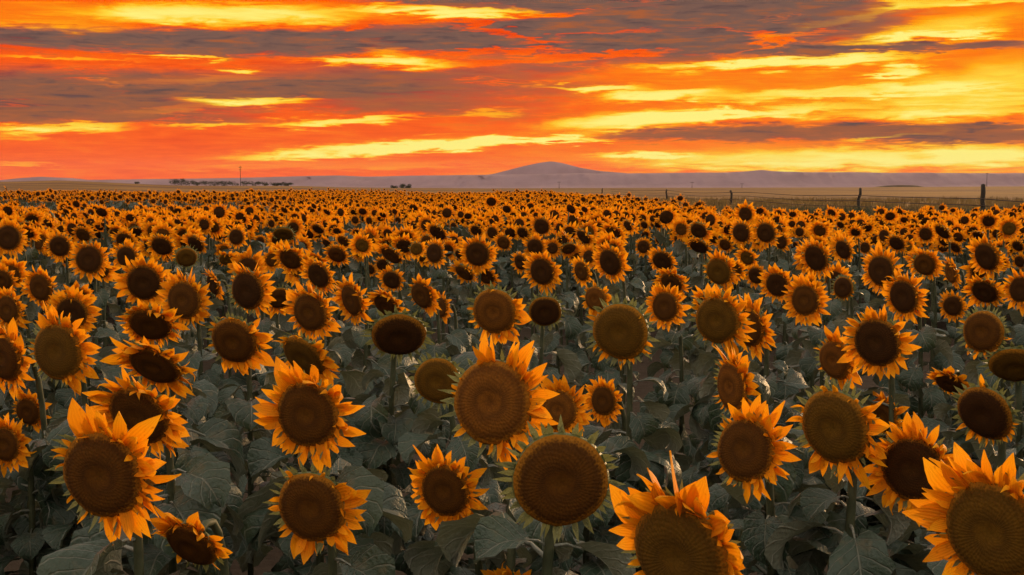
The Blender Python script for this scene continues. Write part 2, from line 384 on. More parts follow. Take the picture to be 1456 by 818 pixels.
ridge('mesa_hills', [(-700, 258), (-200, 257), (60, 257), (130, 256), (220, 255), (300, 253.5), (420, 251), (480, 249.5), (520, 251.5), (600, 250), (700, 249), (800, 247), (950, 246),
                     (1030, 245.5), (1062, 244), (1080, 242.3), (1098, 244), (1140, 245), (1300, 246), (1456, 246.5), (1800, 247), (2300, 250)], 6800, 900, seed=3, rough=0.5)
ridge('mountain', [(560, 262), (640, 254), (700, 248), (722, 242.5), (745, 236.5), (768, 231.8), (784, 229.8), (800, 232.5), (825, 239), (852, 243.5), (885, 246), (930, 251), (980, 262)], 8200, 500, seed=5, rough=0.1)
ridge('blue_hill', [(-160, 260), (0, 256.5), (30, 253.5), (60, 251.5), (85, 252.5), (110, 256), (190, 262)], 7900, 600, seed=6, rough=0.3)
ridge('low_mound', [(1236, 268), (1252, 265.8), (1262, 263.6), (1282, 263.0), (1300, 263.6), (1312, 265.8), (1330, 268)], 640, 14, base_z=-0.6, seed=8, rough=0.15, mat=M_MOUND)

# air between the camera and the hills
hz = bpy.data.materials.new('haze'); hz.use_nodes = True; t = hz.node_tree; t.nodes.clear()
pv = nd(t, 'ShaderNodeVolumePrincipled'); pv.inputs['Color'].default_value = (0.92, 0.68, 0.80, 1); pv.inputs['Density'].default_value = 1.6e-5
pv.inputs['Anisotropy'].default_value = 0.0
ho = nd(t, 'ShaderNodeOutputMaterial'); t.links.new(pv.outputs[0], ho.inputs['Volume'])
hv = [(x, y, z) for x in (-9000, 9000) for y in (-9000, 9000) for z in (-28, 140)]
hf = [(0, 1, 3, 2), (4, 6, 7, 5), (0, 4, 5, 1), (2, 3, 7, 6), (0, 2, 6, 4), (1, 5, 7, 3)]
obj('haze', mesh_from('haze', hv, hf, [hz], smooth_=False), kind='stuff')

# ------------------------------------------------------------------ sunflower building blocks
def petal_mesh(k, nl=6, nw=3):
    rg = random.Random(100 + k)
    curl = [0.15, -0.35, 0.75, 1.5, -0.9, 0.4, -0.1, 2.1, 0.0][k % 9]
    tw = rg.uniform(-0.7, 0.7) * (1.8 if k % 9 in (3, 7) else 0.8)
    wid = [0.14, 0.155, 0.13, 0.12, 0.135, 0.15, 0.145, 0.10, 0.12][k % 9]
    side = rg.uniform(-0.18, 0.18)
    v, uv = [], []
    x = z = 0.0; a = 0.0; ds = 1.0 / (nl - 1)
    for i in range(nl):
        s = i / (nl - 1)
        w = wid * (0.86 + 0.14 * math.sin(min(1, s / 0.5) * math.pi / 2)) if s < 0.5 else wid * max(0.03, 1 - ((s - 0.5) / 0.5) ** 1.45)
        for j in range(nw):
            u = -1 + 2 * j / (nw - 1)
            lift = 0.035 * (abs(u) - 0.5) * (1 if k % 2 else 1.7) * (1 - s * 0.5)
            ly = u * w + side * s * s; c_, s_ = math.cos(tw * s), math.sin(tw * s)
            v.append((x - math.sin(a) * lift, ly * c_ - lift * s_, z + lift * c_ + u * w * s_)); uv.append((s, (u + 1) / 2))
        a += curl * ds * (0.4 + 1.2 * s); x += math.cos(a) * ds; z += math.sin(a) * ds
    return v, grid_faces(nl, nw), uv
PET = [petal_mesh(k) for k in range(9)]
PET_ME = [mesh_from('petal', v, f, [M_PETAL], uvs=uv) for v, f, uv in PET]

def head_profile():
    return [(0.0, 0.13), (0.13, 0.15), (0.30, 0.205), (0.52, 0.22), (0.74, 0.175), (0.90, 0.09), (1.0, -0.02), (1.03, -0.10), (0.97, -0.16), (0.80, -0.24), (0.5, -0.34), (0.16, -0.42)]
def head_mesh(k, seg=28):
    rg = random.Random(200 + k); v, f, uv, mi = [], [], [], []
    prof = head_profile(); lump = [(rg.uniform(0.006, 0.018), rg.randint(2, 5), rg.uniform(0, 6.28)) for _ in range(3)]
    dome = rg.uniform(0.6, 1.25)
    for i, (r_, z) in enumerate(prof):
        for j in range(seg):
            th = 2 * math.pi * j / seg
            rr = r_ * (1 + sum(a * math.sin(n * th + p) for a, n, p in lump)) + (rg.uniform(-0.012, 0.012) if i in (5, 6) else 0)
            zz = z * dome if i < 6 else z
            v.append((rr * math.cos(th), rr * math.sin(th), zz + rg.uniform(-0.006, 0.006))); uv.append((min(1, r_), th / 6.2832) if i < 7 else (r_ * 0.5, 0.3))
    for i in range(len(prof) - 1):
        for j in range(seg):
            f.append((i * seg + j, (i + 1) * seg + j, (i + 1) * seg + (j + 1) % seg, i * seg + (j + 1) % seg)); mi.append(0 if i < 6 else 1)
    f.append(tuple(range(seg))); mi.append(0)
    return v, f, uv, mi
HEADS = [head_mesh(k) for k in range(5)]
HEAD_ME = {c: [mesh_from('flower_head', v, f, [M_DISC[c], M_BRACT], mi, uv) for v, f, uv, mi in HEADS] for c in M_DISC}

def tri_leaf(bl, base, d, nrm, L, w, bend):
    i0 = len(bl[0]); x = Vector(d).normalized(); n = Vector(nrm).normalized(); y = n.cross(x)
    for s, ww, h in ((0, 0.7, 0), (0.35, 1.0, 0.15), (0.7, 0.5, 0.5), (1.0, 0.04, 1.0)):
        c = Vector(base) + x * (L * s) + n * (bend * h * L)
        bl[0].append(tuple(c - y * w * ww)); bl[0].append(tuple(c + y * w * ww)); bl[2] += [(0.15, s), (0.85, s)]
    for k in range(3): bl[1].append((i0 + 2 * k, i0 + 2 * k + 1, i0 + 2 * k + 3, i0 + 2 * k + 2))
def bract_mesh(k):
    rg = random.Random(300 + k); bl = [[], [], []]
    for ring, n in ((0, 24), (1, 20)):
        for j in range(n):
            th = 2 * math.pi * (j + ring * 0.5 + rg.uniform(-.25, .25)) / n; r_ = 1.0 if ring == 0 else 0.93
            out_ = Vector((math.cos(th), math.sin(th), rg.uniform(-0.25, 0.55))); nm = Vector((-math.cos(th) * .3, -math.sin(th) * .3, 1))
            tri_leaf(bl, (r_ * math.cos(th), r_ * math.sin(th), -0.10 - 0.05 * ring), out_, nm, rg.uniform(0.24, 0.48), rg.uniform(0.045, 0.085), rg.uniform(-0.3, 0.6))
    return mesh_from('bracts', bl[0], bl[1], [M_BRACT], uvs=bl[2])
BRACT_ME = [bract_mesh(k) for k in range(4)]

def leaf_mesh(k, nl=8, nw=7, petiole=True):
    rg = random.Random(400 + k); v, uv = [], []
    droop = rg.uniform(1.2, 2.9); fold = rg.uniform(0.2, 0.8); ph = rg.uniform(0, 6.28); wob = rg.uniform(0.05, 0.12); tw = rg.uniform(-0.5, 0.5)
    edge_curl = rg.uniform(-0.35, 0.45)
    x, z, a = 0.0, 0.0, rg.uniform(-0.2, 0.35); ds = 1.0 / (nl - 1)
    for i in range(nl):
        s = i / (nl - 1)
        w = 0.46 * (math.sin(math.pi * min(1, (s + 0.10) / 0.66) / 2) if s < 0.56 else math.cos((s - 0.56) / 0.44 * math.pi / 2) ** 0.9)
        w = max(w, 0.012)
        for j in range(nw):
            u = -1 + 2 * j / (nw - 1)
            ser = 1 + (0.07 * (-1) ** i if abs(u) > 0.99 else 0)
            up = fold * abs(u) * w - edge_curl * max(0, abs(u) - 0.6) * w * 2 + wob * math.sin(7 * s + ph + u * 1.6) * abs(u) + rg.uniform(-.032, .032)
            back = -0.16 * (abs(u) ** 1.5) * (1 - s) ** 3
            y = u * w * ser; c_, s_ = math.cos(tw * s), math.sin(tw * s)
            v.append((x + back * math.cos(a) - math.sin(a) * up, y * c_ - up * s_, z + back * math.sin(a) + math.cos(a) * up + y * s_)); uv.append((0.5 + u / 2, s))
        a -= droop * ds * (0.6 + 0.8 * s); x += math.cos(a) * ds; z += math.sin(a) * ds
    f = grid_faces(nl, nw)
    if petiole:                  # the leaf stalk runs from the stem to the blade
        L = 0.45; pa = [Vector((-L, 0, -0.14)), Vector((-L * 0.5, 0, -0.02)), Vector((0.02, 0, 0.0))]
        tv, tf, tuv = tube(pa, [0.03, 0.024, 0.018], 4); o = len(v)
        v += tv; uv += [(0.5, 0.0)] * len(tv); f += [tuple(q + o for q in ff) for ff in tf]
        v = [(p[0] + L, p[1], p[2] + 0.14) for p in v]
    return v, f, uv
LEAVES = [leaf_mesh(k) for k in range(10)]
LEAF_ME = [mesh_from('leaf', v, f, [M_LEAF], uvs=uv) for v, f, uv in LEAVES]

def petal_layout(style, rg, n=44):
    """one (angle, radius, tilt, twist, length, width, variant) for each ray petal"""
    res = []
    for layer in (0, 1, 2):
        m = (n // 2, n // 2, n // 3)[layer]
        for i in range(m):
            th = 360.0 * (i + 0.5 * layer) / m + rg.uniform(-6, 6); th = (th + 180) % 360 - 180   # 0 = right, 90 = top
            keep, sc, var = 1.0, 1.0, rg.choice([0, 1, 5, 6, 8, 0, 1, 2])
            if style == 'F': keep = 0.95; var = rg.choice([0, 1, 5, 6, 8, 0, 1, 2, 2, 4, 8, 3, 4, 7])
            elif style == 'R':
                on = -80 < th < 115
                keep = 0.97 if on else 0.32; sc = 1.05 if on else 0.5; var = var if on else rg.choice([2, 3, 7])
            elif style == 'T':
                on = -25 < th < 165; keep = 0.95 if on else 0.25; sc = 1.0 if on else 0.6
                if on and rg.random() < .3: var = rg.choice([2, 3, 7])
            elif style == 'S':
                on = -125 < th < 40; keep = 0.75 if on else 0.28; sc = 0.95 if on else 0.6; var = var if on else rg.choice([3, 7, 2])
            elif style == 'B': keep = 0.0
            elif style == 'W':   # a few wilted rays hanging below
                on = -150 < th < -10; keep = 0.5 if on else 0.06; sc = 0.6; var = rg.choice([3, 7, 2, 4])
            if rg.random() > keep: continue
            tilt = (rg.gauss(-1, 10), rg.gauss(15, 12), rg.gauss(42, 16))[layer] + 13 * math.sin(R(th))   # upper rays flop over the disc, lower ones hang back
            if var in (3, 7): tilt -= 10
            L = min(1.12, max(0.45, rg.gauss(0.68, 0.13))) * sc * (1.0, 0.9, 0.5)[layer]; Wd = rg.uniform(1.2, 1.7) * (1.25 if style in 'ST' else 1.0)
            res.append((R(th), (0.93, 0.90, 0.92)[layer], R(tilt), R(rg.gauss(0, 22)), L, L * Wd if var not in (3, 7) else L * 1.3, var))
    return res
def petal_matrix(p, layer_z=-0.03):
    th, r_, tilt, tw, L, Wd, var = p
    return Matrix.Rotation(th, 4, 'Z') @ Matrix.Translation((r_, 0, layer_z)) @ Matrix.Rotation(-tilt, 4, 'Y') @ Matrix.Rotation(tw, 4, 'X') @ Matrix.Diagonal((L, Wd, L, 1))
def ring_arrays(style, seed, n=40, lod=None, grow=1.0):
    rg = random.Random(seed); src = lod or PET; v, f, uv = [], [], []
    for p in petal_layout(style, rg, n):
        p = p[:4] + (p[4] * grow, p[5] * grow, p[6]); m = petal_matrix(p); pv_, pf, puv = src[p[6] % len(src)]; o = len(v)
        v += [tuple(m @ Vector(q)) for q in pv_]; uv += puv; f += [tuple(k + o for k in ff) for ff in pf]
    return v, f, uv
RING_BIG = {s: [mesh_from('petals', *ring_arrays(s, 700 + 17 * k + ord(s), grow=1.45)[:2], [M_PETAL], uvs=ring_arrays(s, 700 + 17 * k + ord(s), grow=1.45)[2]) for k in range(5)] for s in 'FRTS'}
RING_ME = {s: [mesh_from('petals', *ring_arrays(s, 500 + 17 * k + ord(s))[:2], [M_PETAL], uvs=ring_arrays(s, 500 + 17 * k + ord(s))[2]) for k in range(5)] for s in 'FRTSW'}

def head_frame(H, yaw, droop, roll):
    c = (Vector((0, 0, CAM_Z)) - H).normalized()
    right = Vector((0, 0, 1)).cross(c).normalized(); up = c.cross(right)
    n = (c * math.cos(yaw) * math.cos(droop) - right * math.sin(yaw) - up * math.sin(droop)).normalized()
    y = (Vector((0, 0, 1)) - n * n.z).normalized(); x = y.cross(n)
    m = Matrix((x, y, n)).transposed().to_4x4() @ Matrix.Rotation(roll, 4, 'Z')
    return n, m
def bez(p, t): return p[0] * (1 - t) ** 3 + p[1] * 3 * t * (1 - t) ** 2 + p[2] * 3 * t * t * (1 - t) + p[3] * t ** 3

N_PETALS = [0]; CLEAR = []
def sunflower(H, rad, yaw, droop, style, tone, fine, rg, nleaf, big_ring=False, **props):
    """H: centre of the head in metres, rad: disc radius in metres"""
    n, m = head_frame(H, yaw, droop, R(rg.uniform(-6, 6)))
    nh = Vector((n.x, n.y, 0)).normalized()
    g = Vector((H.x, H.y, 0)) - nh * rg.uniform(0.07, 0.14) + Vector((rg.uniform(-.04, .04), 0, 0)); g.z = 0
    root = bpy.data.objects.new('sunflower', None); COL.objects.link(root); root.location = g
    root.empty_display_size = 0.1
    for k, v in props.items(): root[k] = v
    T = Matrix.Translation(-g)
    b = [g + Vector((0, 0, -0.02)), g + Vector((rg.uniform(-.05, .05), rg.uniform(-.03, .03), H.z * 0.75)), H - n * 0.10 + Vector((0, 0, 0.08)) - nh * 0.06, H - n * rad * 0.36]
    path = [bez(b, t / 11) - g for t in range(12)]
    v, f, uv = tube(path, [0.0125 - 0.0045 * t / 11 for t in range(12)], 6)
    obj('stem', mesh_from('stem', v, f, [M_STEM], uvs=uv), root)
    hm = T @ Matrix.Translation(H) @ m @ Matrix.Diagonal((rad, rad, rad, 1))
    hd = obj('flower_head', rg.choice(HEAD_ME[tone]), root, hm)
    obj('bracts', rg.choice(BRACT_ME), hd, Matrix.Rotation(rg.uniform(0, 6.28), 4, 'Z'), kind='stuff')
    if style != 'B':
        if fine:
            k_ = min(1.12, max(0.72, (0.088 / rad) ** 0.6))   # ray length varies less than the disc does
            for p in petal_layout(style, rg, rg.choice([48, 52, 56])):
                p = p[:4] + (p[4] * k_, p[5] * k_, p[6])
                obj('petal', PET_ME[p[6]], hd, petal_matrix(p)); N_PETALS[0] += 1
        else:
            obj('petals', rg.choice((RING_BIG if big_ring else RING_ME)[style]), hd, kind='stuff')
    a0 = rg.uniform(0, 6.28)
    for i in range(nleaf):
        zl = H.z - 0.14 - 0.60 * i / max(1, nleaf - 1)
        pp = min((bez(b, t / 40) - g for t in range(34)), key=lambda q: abs(q.z - zl)); sz = rg.uniform(0.10, 0.182) * (0.8 if i < 2 else 1.0)
        th = a0 + i * 2.4 + rg.uniform(-.3, .3)
        lm = Matrix.Translation(pp) @ Matrix.Rotation(th, 4, 'Z') @ Matrix.Rotation(R(rg.uniform(-5, 30)), 4, 'Y') @ Matrix.Rotation(R(rg.uniform(-25, 25)), 4, 'X') @ Matrix.Diagonal((sz, sz, sz, 1))
        hide = False
        for q in ((0.05, 0, 0.02), (0.25, 0, 0.1), (0.45, 0, 0.15), (0.7, .35, .1), (0.7, -.35, .1), (0.95, 0, 0.1), (1.25, 0, -0.3), (1.05, .4, 0), (1.05, -.4, 0)):
            wp = g + lm @ Vector(q); u_, v_ = project(wp)
            if any(wp.y < c[3] - .03 and ((u_ - c[0]) / c[2]) ** 2 + ((v_ - c[1]) / c[2]) ** 2 < 1 for c in CLEAR): hide = True
        if not hide: obj('leaf', rg.choice(LEAF_ME), root, lm)
    return root

# ------------------------------------------------------------------ the sunflowers one can pick out: x, y, disc width, disc height (photo pixels), petals, disc tone, label
G_NEAR = 'large sunflowers in the front of the field'
FL = [
 (145,676,130,124,'R','b','large sunflower with dark disc and long petals only on its right, lower left corner'),
 (197,592,98,82,'F','b','sunflower with curled upper petals directly behind the largest lower left bloom'),
 (219,520,80,50,'F','b','drooping sunflower with upright petals, rearmost of the overlapping trio at left'),
 (437,590,98,95,'F','b','big full-petalled sunflower with reddish brown disc standing left of centre'),
 (443,722,105,104,'S','b','sunflower with missing left petals and ragged lower ones, under the full bloom left of centre'),
 (633,698,77,78,'F','b','round medium sunflower with even ring of petals, bottom, left of the petal-less head'),
 (797,684,138,130,'B','b','large petal-less sunflower head with green spiky rim at bottom centre'),
 (968,790,166,152,'T','o','huge olive-brown sunflower head with curled upper petals, cut by the bottom edge'),
 (1412,757,144,152,'F','o','huge brown sunflower cut off at the lower right corner'),
 (1298,667,94,92,'F','d','sunflower with very dark disc and limp hanging petals, left of the corner giant'),
 (1187,608,110,106,'S','o','olive sunflower head nearly bare of petals, upper left of the limp dark one'),
 (1060,640,82,92,'R','b','bushy sunflower with bright petals on its right, above the huge bottom-edge head'),
 (700,572,112,122,'R','r','big russet sunflower with petals folded over its disc, centre of the photo'),
 (622,542,66,68,'B','o','small green-rimmed olive head tucked against left of the central russet bloom'),
 (795,583,58,60,'F','r','sunflower with pointed upper petals just right of the central russet bloom'),
 (858,570,36,44,'F','b','little sunflower with small dark disc, second to right of the central russet bloom'),
 (1040,550,42,72,'R','r','sunflower turned sideways to the left with narrow russet disc, right of centre'),
 (1187,512,44,58,'R','r','sunflower facing left, its petals overlapping a bigger dark bloom on the right'),
 (1247,487,68,72,'F','d','round sunflower with dark disc half hidden behind a left-facing bloom'),
 (1398,472,56,60,'W','b','almost bare round brown head near the right edge with wilted rays below'),
 (1444,520,74,46,'B','o','drooping petal-less olive head cut by the right edge'),
 (1400,588,84,74,'W','d','dark nearly bare head leaning at the right edge behind a long leaf'),
 (1350,545,42,26,'T','b','small nodding sunflower whose petals stick up, above a pale leaf near right edge'),
 (1258,592,34,46,'F','b','small sunflower with broad petals behind the bare olive head at right'),
 (272,775,84,56,'T','b','low drooping sunflower half hidden by leaves, bottom left'),
 (728,846,60,56,'T','b','sunflower of which only upper petals rise over the bottom edge'),
 (8,632,40,52,'F','b','sunflower cut by left edge, lowest of the left edge blooms'),
 (40,585,34,42,'R','b','sunflower with fan of petals on its right, near left edge above the lowest one'),
 (82,500,66,82,'R','o','sunflower with large olive disc facing left, near the left edge'),
 (6,508,46,72,'F','b','sunflower cut by the left edge beside the large olive-disc bloom'),
 (12,440,30,42,'F','b','small bloom at the left edge above the cut one beside the olive disc'),
 (4,398,32,30,'F','b','sunflower at the left edge with only its right petals in view, upper of the stack'),
 (333,485,70,64,'S','b','almost round brown head with few lower right petals, left of centre'),
 (432,508,72,54,'S','o','tilted olive head directly behind the big full bloom left of centre'),
 (441,444,58,56,'F','b','sunflower with greenish left rim above the tilted olive head'),
 (500,427,28,48,'F','b','narrow left-facing sunflower right behind the green-rimmed bloom'),
 (567,477,78,58,'B','d','flattened dark petal-less head nodding on a visible stem, centre left'),
 (703,443,62,66,'S','r','russet-brown sunflower with short petals at centre, above the central big bloom'),
 (882,472,82,80,'W','o','large smooth olive-brown round head without upper petals, right of centre'),
 (946,436,38,44,'F','b','small tidy sunflower up and right of the smooth olive head'),
 (1020,455,66,68,'R','o','broad olive-disc sunflower with bright petal fan on its right'),
 (1066,466,40,58,'R','b','sunflower mostly hidden behind the broad olive-disc one, showing right petals'),
 (1145,427,40,46,'F','b','sunflower with russet-tinged disc and even petals, right half, middle row'),
 (1285,422,50,49,'F','d','dark-disc sunflower overlapping lower right of a similar dark bloom at right'),
 (1253,385,42,45,'F','d','round dark sunflower with wide petals, upper left of an overlapping pair'),
 (1160,367,40,38,'F','d','round wide-petalled dark sunflower standing tall in the right middle distance'),
 (1105,405,36,36,'F','d','sunflower lower left of the tall round one in the right middle distance'),
 (1355,435,28,30,'F','d','small sunflower with leaf across its foot, between two dark blooms at right'),
 (1400,415,40,32,'F','d','sunflower with pale stamens on top of its disc, near the right edge'),
 (1403,365,42,40,'F','d','bright-petalled sunflower standing above the pale-topped one near the right edge'),
 (1315,376,34,32,'R','b','brown sunflower with half its petals hidden, right of the dark overlapping pair'),
 (1452,412,34,38,'F','d','dark sunflower cut by the right edge in the middle distance'),
 (1352,388,16,32,'R','r','thin sideways sunflower beside the half-hidden brown one at right'),
 (262,427,52,56,'F','b','sunflower with brown disc overlapped on its left by another, left middle'),
 (205,402,52,53,'F','d','dark round sunflower up and left of a slightly larger brown one, left middle'),
 (213,462,62,44,'F','b','sunflower head tilted down behind the overlapping trio at left'),
 (102,445,44,47,'F','d','sunflower directly above right of the large olive disc near the left edge'),
 (58,409,31,40,'F','b','left-facing sunflower with ringed disc near the left edge, middle distance'),
 (127,369,38,41,'F','d','bright sunflower with orange right petals in the left middle distance'),
 (85,350,29,31,'F','d','small round dark sunflower up and left of the bright one, left middle distance'),
 (12,338,37,37,'F','d','tallest dark sunflower at the left edge of the middle distance'),
 (180,365,29,31,'F','d','small dark sunflower right of the bright one in the left middle distance'),
 (177,342,25,22,'F','d','half-hidden sunflower right above another, left middle distance'),
 (230,350,31,26,'F','d','small sunflower with a stray petal across its disc, left middle distance'),
 (265,366,30,27,'B','o','small bare olive head among petalled blooms, left middle distance'),
 (278,347,27,22,'F','d','small sunflower just above the bare olive head, left middle distance'),
 (352,413,56,56,'R','d','large dark round disc with petals only on its right, left of centre middle distance'),
 (303,405,15,32,'R','d','thin sideways sunflower between two dark round blooms, left middle'),
 (413,369,35,28,'F','b','brown-disc sunflower with broad petals right, up and right of the petal-less left dark disc'),
 (453,392,39,36,'F','d','dark-disc sunflower above the green-rimmed bloom left of centre'),
 (336,337,21,23,'F','d','little round sunflower in the upper left rows, above the big dark round disc'),
 (479,362,27,22,'F','b', None), (556,363,33,22,'T','b', None), (557,398,28,26,'F','d', None), (549,434,42,32,'T','b', None),
 (600,420,31,41,'R','b', None), (618,360,24,29,'F','d', None), (622,331,27,20,'F','d', None), (679,361,37,36,'F','d', None),
 (691,393,27,22,'F','b', None), (660,388,30,20,'F','b', None), (627,437,19,32,'R','b', None), (770,322,24,23,'F','d', None),
 (761,351,25,24,'F','d', None), (771,386,41,41,'F','d', None), (827,386,20,29,'F','b', None), (868,373,37,40,'F','d', None),
 (775,443,47,42,'B','d', None), (847,425,31,36,'S','r', None), (942,371,31,27,'F','d', None), (955,402,34,27,'F','b', None),
 (1022,386,36,40,'R','o', None), (1054,331,25,28,'F','d', None), (1089,331,28,29,'F','d', None), (1075,392,25,24,'F','d', None),
 (1111,344,17,21,'R','d', None), (1199,355,22,29,'F','d', None), (1199,409,28,31,'W','d', None), (994,351,28,18,'T','d', None),
 (1031,348,18,16,'F','b', None), (1340,330,25,18,'F','d', None), (1343,343,17,14,'F','d', None), (1358,352,17,14,'F','d', None),
 (1392,336,19,12,'F','d', None), (1275,346,23,19,'F','d', None), (1257,335,17,17,'F','d', None), (1447,350,17,14,'F','d', None),
 (1450,372,17,17,'F','d', None), (740,373,17,23,'F','d', None), (716,345,20,20,'F','b', None), (700,331,17,17,'F','d', None),
 (677,328,17,14,'F','d', None), (743,331,17,15,'F','d', None), (915,351,19,19,'F','d', None), (938,341,13,12,'F','d', None),
 (370,343,13,13,'F','d', None), (403,333,29,18,'B','o', None), (118,334,22,19,'F','b', None), (527,383,12,14,'F','d', None),
 (545,377,20,18,'F','d', None), (1230,352,14,16,'F','d', None), (488,343,18,14,'F','b', None), (452,326,18,12,'F','d', None),
 (505,313,11,11,'F','d', None), (386,318,11,11,'F','d', None), (1137,330,13,13,'F','d', None), (1195,320,11,9,'F','d', None),
 (916,320,11,10,'F','d', None), (645,322,9,11,'F','d', None), (525,314,11,11,'F','d', None), (566,313,9,9,'F','d', None)]
FL_DISC = 0.165
placed = []
for (x, y, w, h, st, tn, lab) in FL:
    d = ray(x, y); big = max(w, h)
    D1 = 0.5 / max(0.01, -d.z); D2 = F * FL_DISC / big
    Dd = math.sqrt(D1 * D2)
    zz = CAM_Z + d.z * Dd
    if zz > 1.42: Dd = (CAM_Z - 1.42) / -d.z
    if zz < 0.80: Dd = (CAM_Z - 0.80) / -d.z
    placed.append((d * Dd + Vector((0, 0, CAM_Z)), Dd, x, y, w, h, st, tn, lab))

# ------------------------------------------------------------------ the rest of the near field on jittered rows
FIELD_END = 28.0
def field_right(y): return 17.5 - 0.067 * y * 0.4
occupied = [(p[0].x, p[0].y) for p in placed]
auto = []
row = 0.34
yy = 4.4
while yy < FIELD_END + 2:
    lim = 0.44 * yy + 3.5
    xx = -lim
    while xx < lim:
        X = xx + rng.uniform(-.17, .17); Y = yy + rng.uniform(-.17, .17); xx += 0.29
        if X > field_right(Y) or Y > FIELD_END + 1.2 * math.sin(X * 0.7) + 0.8 * math.sin(X * 2.3): continue
        z = rng.gauss(1.20, 0.075); rad = rng.uniform(0.048, 0.078)
        if Y < 10: z = min(z, 1.16)
        if Y > 11: z = z - 0.11 * min(1, (Y - 11) / 14) + 0.03 * math.sin(X * 0.9 + Y * 0.4) - (0.07 * min(1, (Y - 11) / 8) if X > 3.5 else 0)   # shorter towards the far edge
        H = Vector((X, Y, z)); px, py = project(H)
        ok = True
        pr = F * rad / Y
        if py > 436 - (8 if rng.random() < .5 else 0): ok = False
        for q in placed:          # keep the discs that the photograph shows clear
            if Y < q[1] + 0.10 and abs(px - q[2]) < q[4] * .5 + pr * 1.7 and abs(py - q[3]) < q[5] * .5 + pr * 1.7: ok = False; break
            if abs(X - q[0].x) < 0.24 and abs(Y - q[0].y) < 0.24: ok = False; break
        if not ok: continue
        auto.append((H, rad, px, py))
    yy += row
auto.sort(key=lambda a: a[0].y)
in_view = [a for a in auto if -25 < a[2] < 1481]
n_single = max(0, 300 - len(placed))
single = in_view[:n_single]
sid = set(id(a) for a in single)
rest = [a for a in auto if id(a) not in sid]
print('placed', len(placed), 'auto', len(auto), 'single', len(single), 'last y', single[-1][0].y if single else None)

CLEAR += [(p[2], p[3], max(p[4], p[5]) * (.85 if p[6] != 'B' else .62), p[1]) for p in placed]
# labels for the smaller blooms that stand beside a bloom one can name
MARK = [(771,386,'the round even bloom at centre'), (868,373,'the large frilly bloom'), (679,361,'the spiky-crowned bloom at centre'),
        (1160,367,'the tall round bloom at right'), (1054,331,'the twin dark discs'), (882,472,'the smooth round olive head'),
        (703,443,'the russet-brown bloom above centre'), (567,477,'the flattened dark nodding head'), (1403,365,'the bright bloom near right edge'),
        (622,331,'the half-dome disc left of centre'), (453,392,'the dark disc left of centre'), (1022,386,'the olive left-facing bloom')]
OWN = {(771,386): 'round dark-disc sunflower with even petals at the centre of the middle distance', (868,373): 'large frilly sunflower with many spiky petals, right of centre in the middle distance',
       (679,361): 'dark-disc sunflower with a crown of spiky upper petals, centre middle distance', (1054,331): 'left one of twin round dark discs side by side, upper right rows',
       (1089,331): 'right one of twin round dark discs side by side, upper right rows', (622,331): 'tall sunflower with half-dome dark disc in upper rows left of centre',
       (770,322): 'tallest dark round sunflower in the upper rows just right of centre', (1022,386): 'olive-disc sunflower facing left with petals on its right, right of centre',
       (775,443): 'dark bare head behind a leaf, left of the smooth olive head', (403,333): 'small bare olive head high in the left rows'}
used = {}
def auto_label(x, y, w, h, st, tn):
    if (x, y) in OWN: return OWN[(x, y)]
    mk = sorted(MARK, key=lambda m: math.hypot(m[0] - x, (m[1] - y) * 1.3)); 
    look = ('thin sideways ' if w < 0.75 * h else 'nodding ' if h < 0.72 * w else 'round ') + {'d': 'dark-disc', 'b': 'brown-disc', 'o': 'olive-disc', 'r': 'russet-disc'}[tn]
    kind_ = ' bare head' if st in 'BW' else ' sunflower'
    for m in mk[:8]:
        if (m[0], m[1]) == (x, y): continue
        dx, dy = x - m[0], y - m[1]
        v = 'above' if dy < -abs(dx) * .4 else 'below' if dy > abs(dx) * .4 else ''
        hh = 'left' if dx < -abs(dy) * .4 else 'right' if dx > abs(dy) * .4 else ''
        where = (v + ' and ' + hh + ' of') if v and hh else (v if v else hh + ' of')
        s = 'small ' + look + kind_ + ' ' + where + ' ' + m[2]
        if s not in used: used[s] = 1; return s
    return s.replace('small ', 'tiny ')
for i, (H, Dd, x, y, w, h, st, tn, lab) in enumerate(placed):
    r2 = random.Random(1000 + i); big = max(w, h)
    rad = big * Dd / F / 2
    yaw = math.acos(min(1, w / h)) if w < h else 0; droop = math.acos(min(1, h / w)) if h < w else 0
    yaw = max(yaw, R(r2.uniform(14, 38)) if st != 'B' else R(r2.uniform(-6, 8))); droop = max(droop, R(r2.uniform(0, 20)))
    fine = big >= 34 or st == 'W'
    sunflower(H, rad, yaw, droop, st, tn, fine, r2, 32 if Dd < 5 else 20 if Dd < 8 else 10, label=lab or auto_label(x, y, w, h, st, tn), category='sunflower',
              group=G_NEAR if y > 460 else 'sunflowers in the middle distance')
REFS = MARK + [(12,338,'the tall dark bloom at left edge'), (127,369,'the bright orange-petalled bloom at left'), (205,402,'the large dark bloom in left middle'), (265,366,'the bare olive head in left middle'),
 (352,413,'the big dark disc with right-only petals'), (336,337,'the little round bloom high at left'), (413,369,'the broad brown bloom left of centre'), (770,322,'the tallest bloom right of centre'),
 (1089,331,'the right twin dark disc'), (1253,385,'the wide dark bloom of the right pair'), (1400,415,'the pale-topped bloom at right'), (1145,427,'the russet-tinged bloom at right'),
 (58,409,'the ring-disced bloom near left edge'), (403,333,'the small bare olive head high left'), (827,386,'the thin bloom beside the frilly one'), (618,360,'the bloom under the half-dome disc'), (1452,412,'the dark bloom cut by right edge')]
crowd_label = {}
pts = [(p[2], p[3], None) for p in placed] + [(a[2], a[3], i) for i, a in enumerate(single)]
SECT = ['right of', 'above right of', 'above', 'above left of', 'left of', 'below left of', 'below', 'below right of']
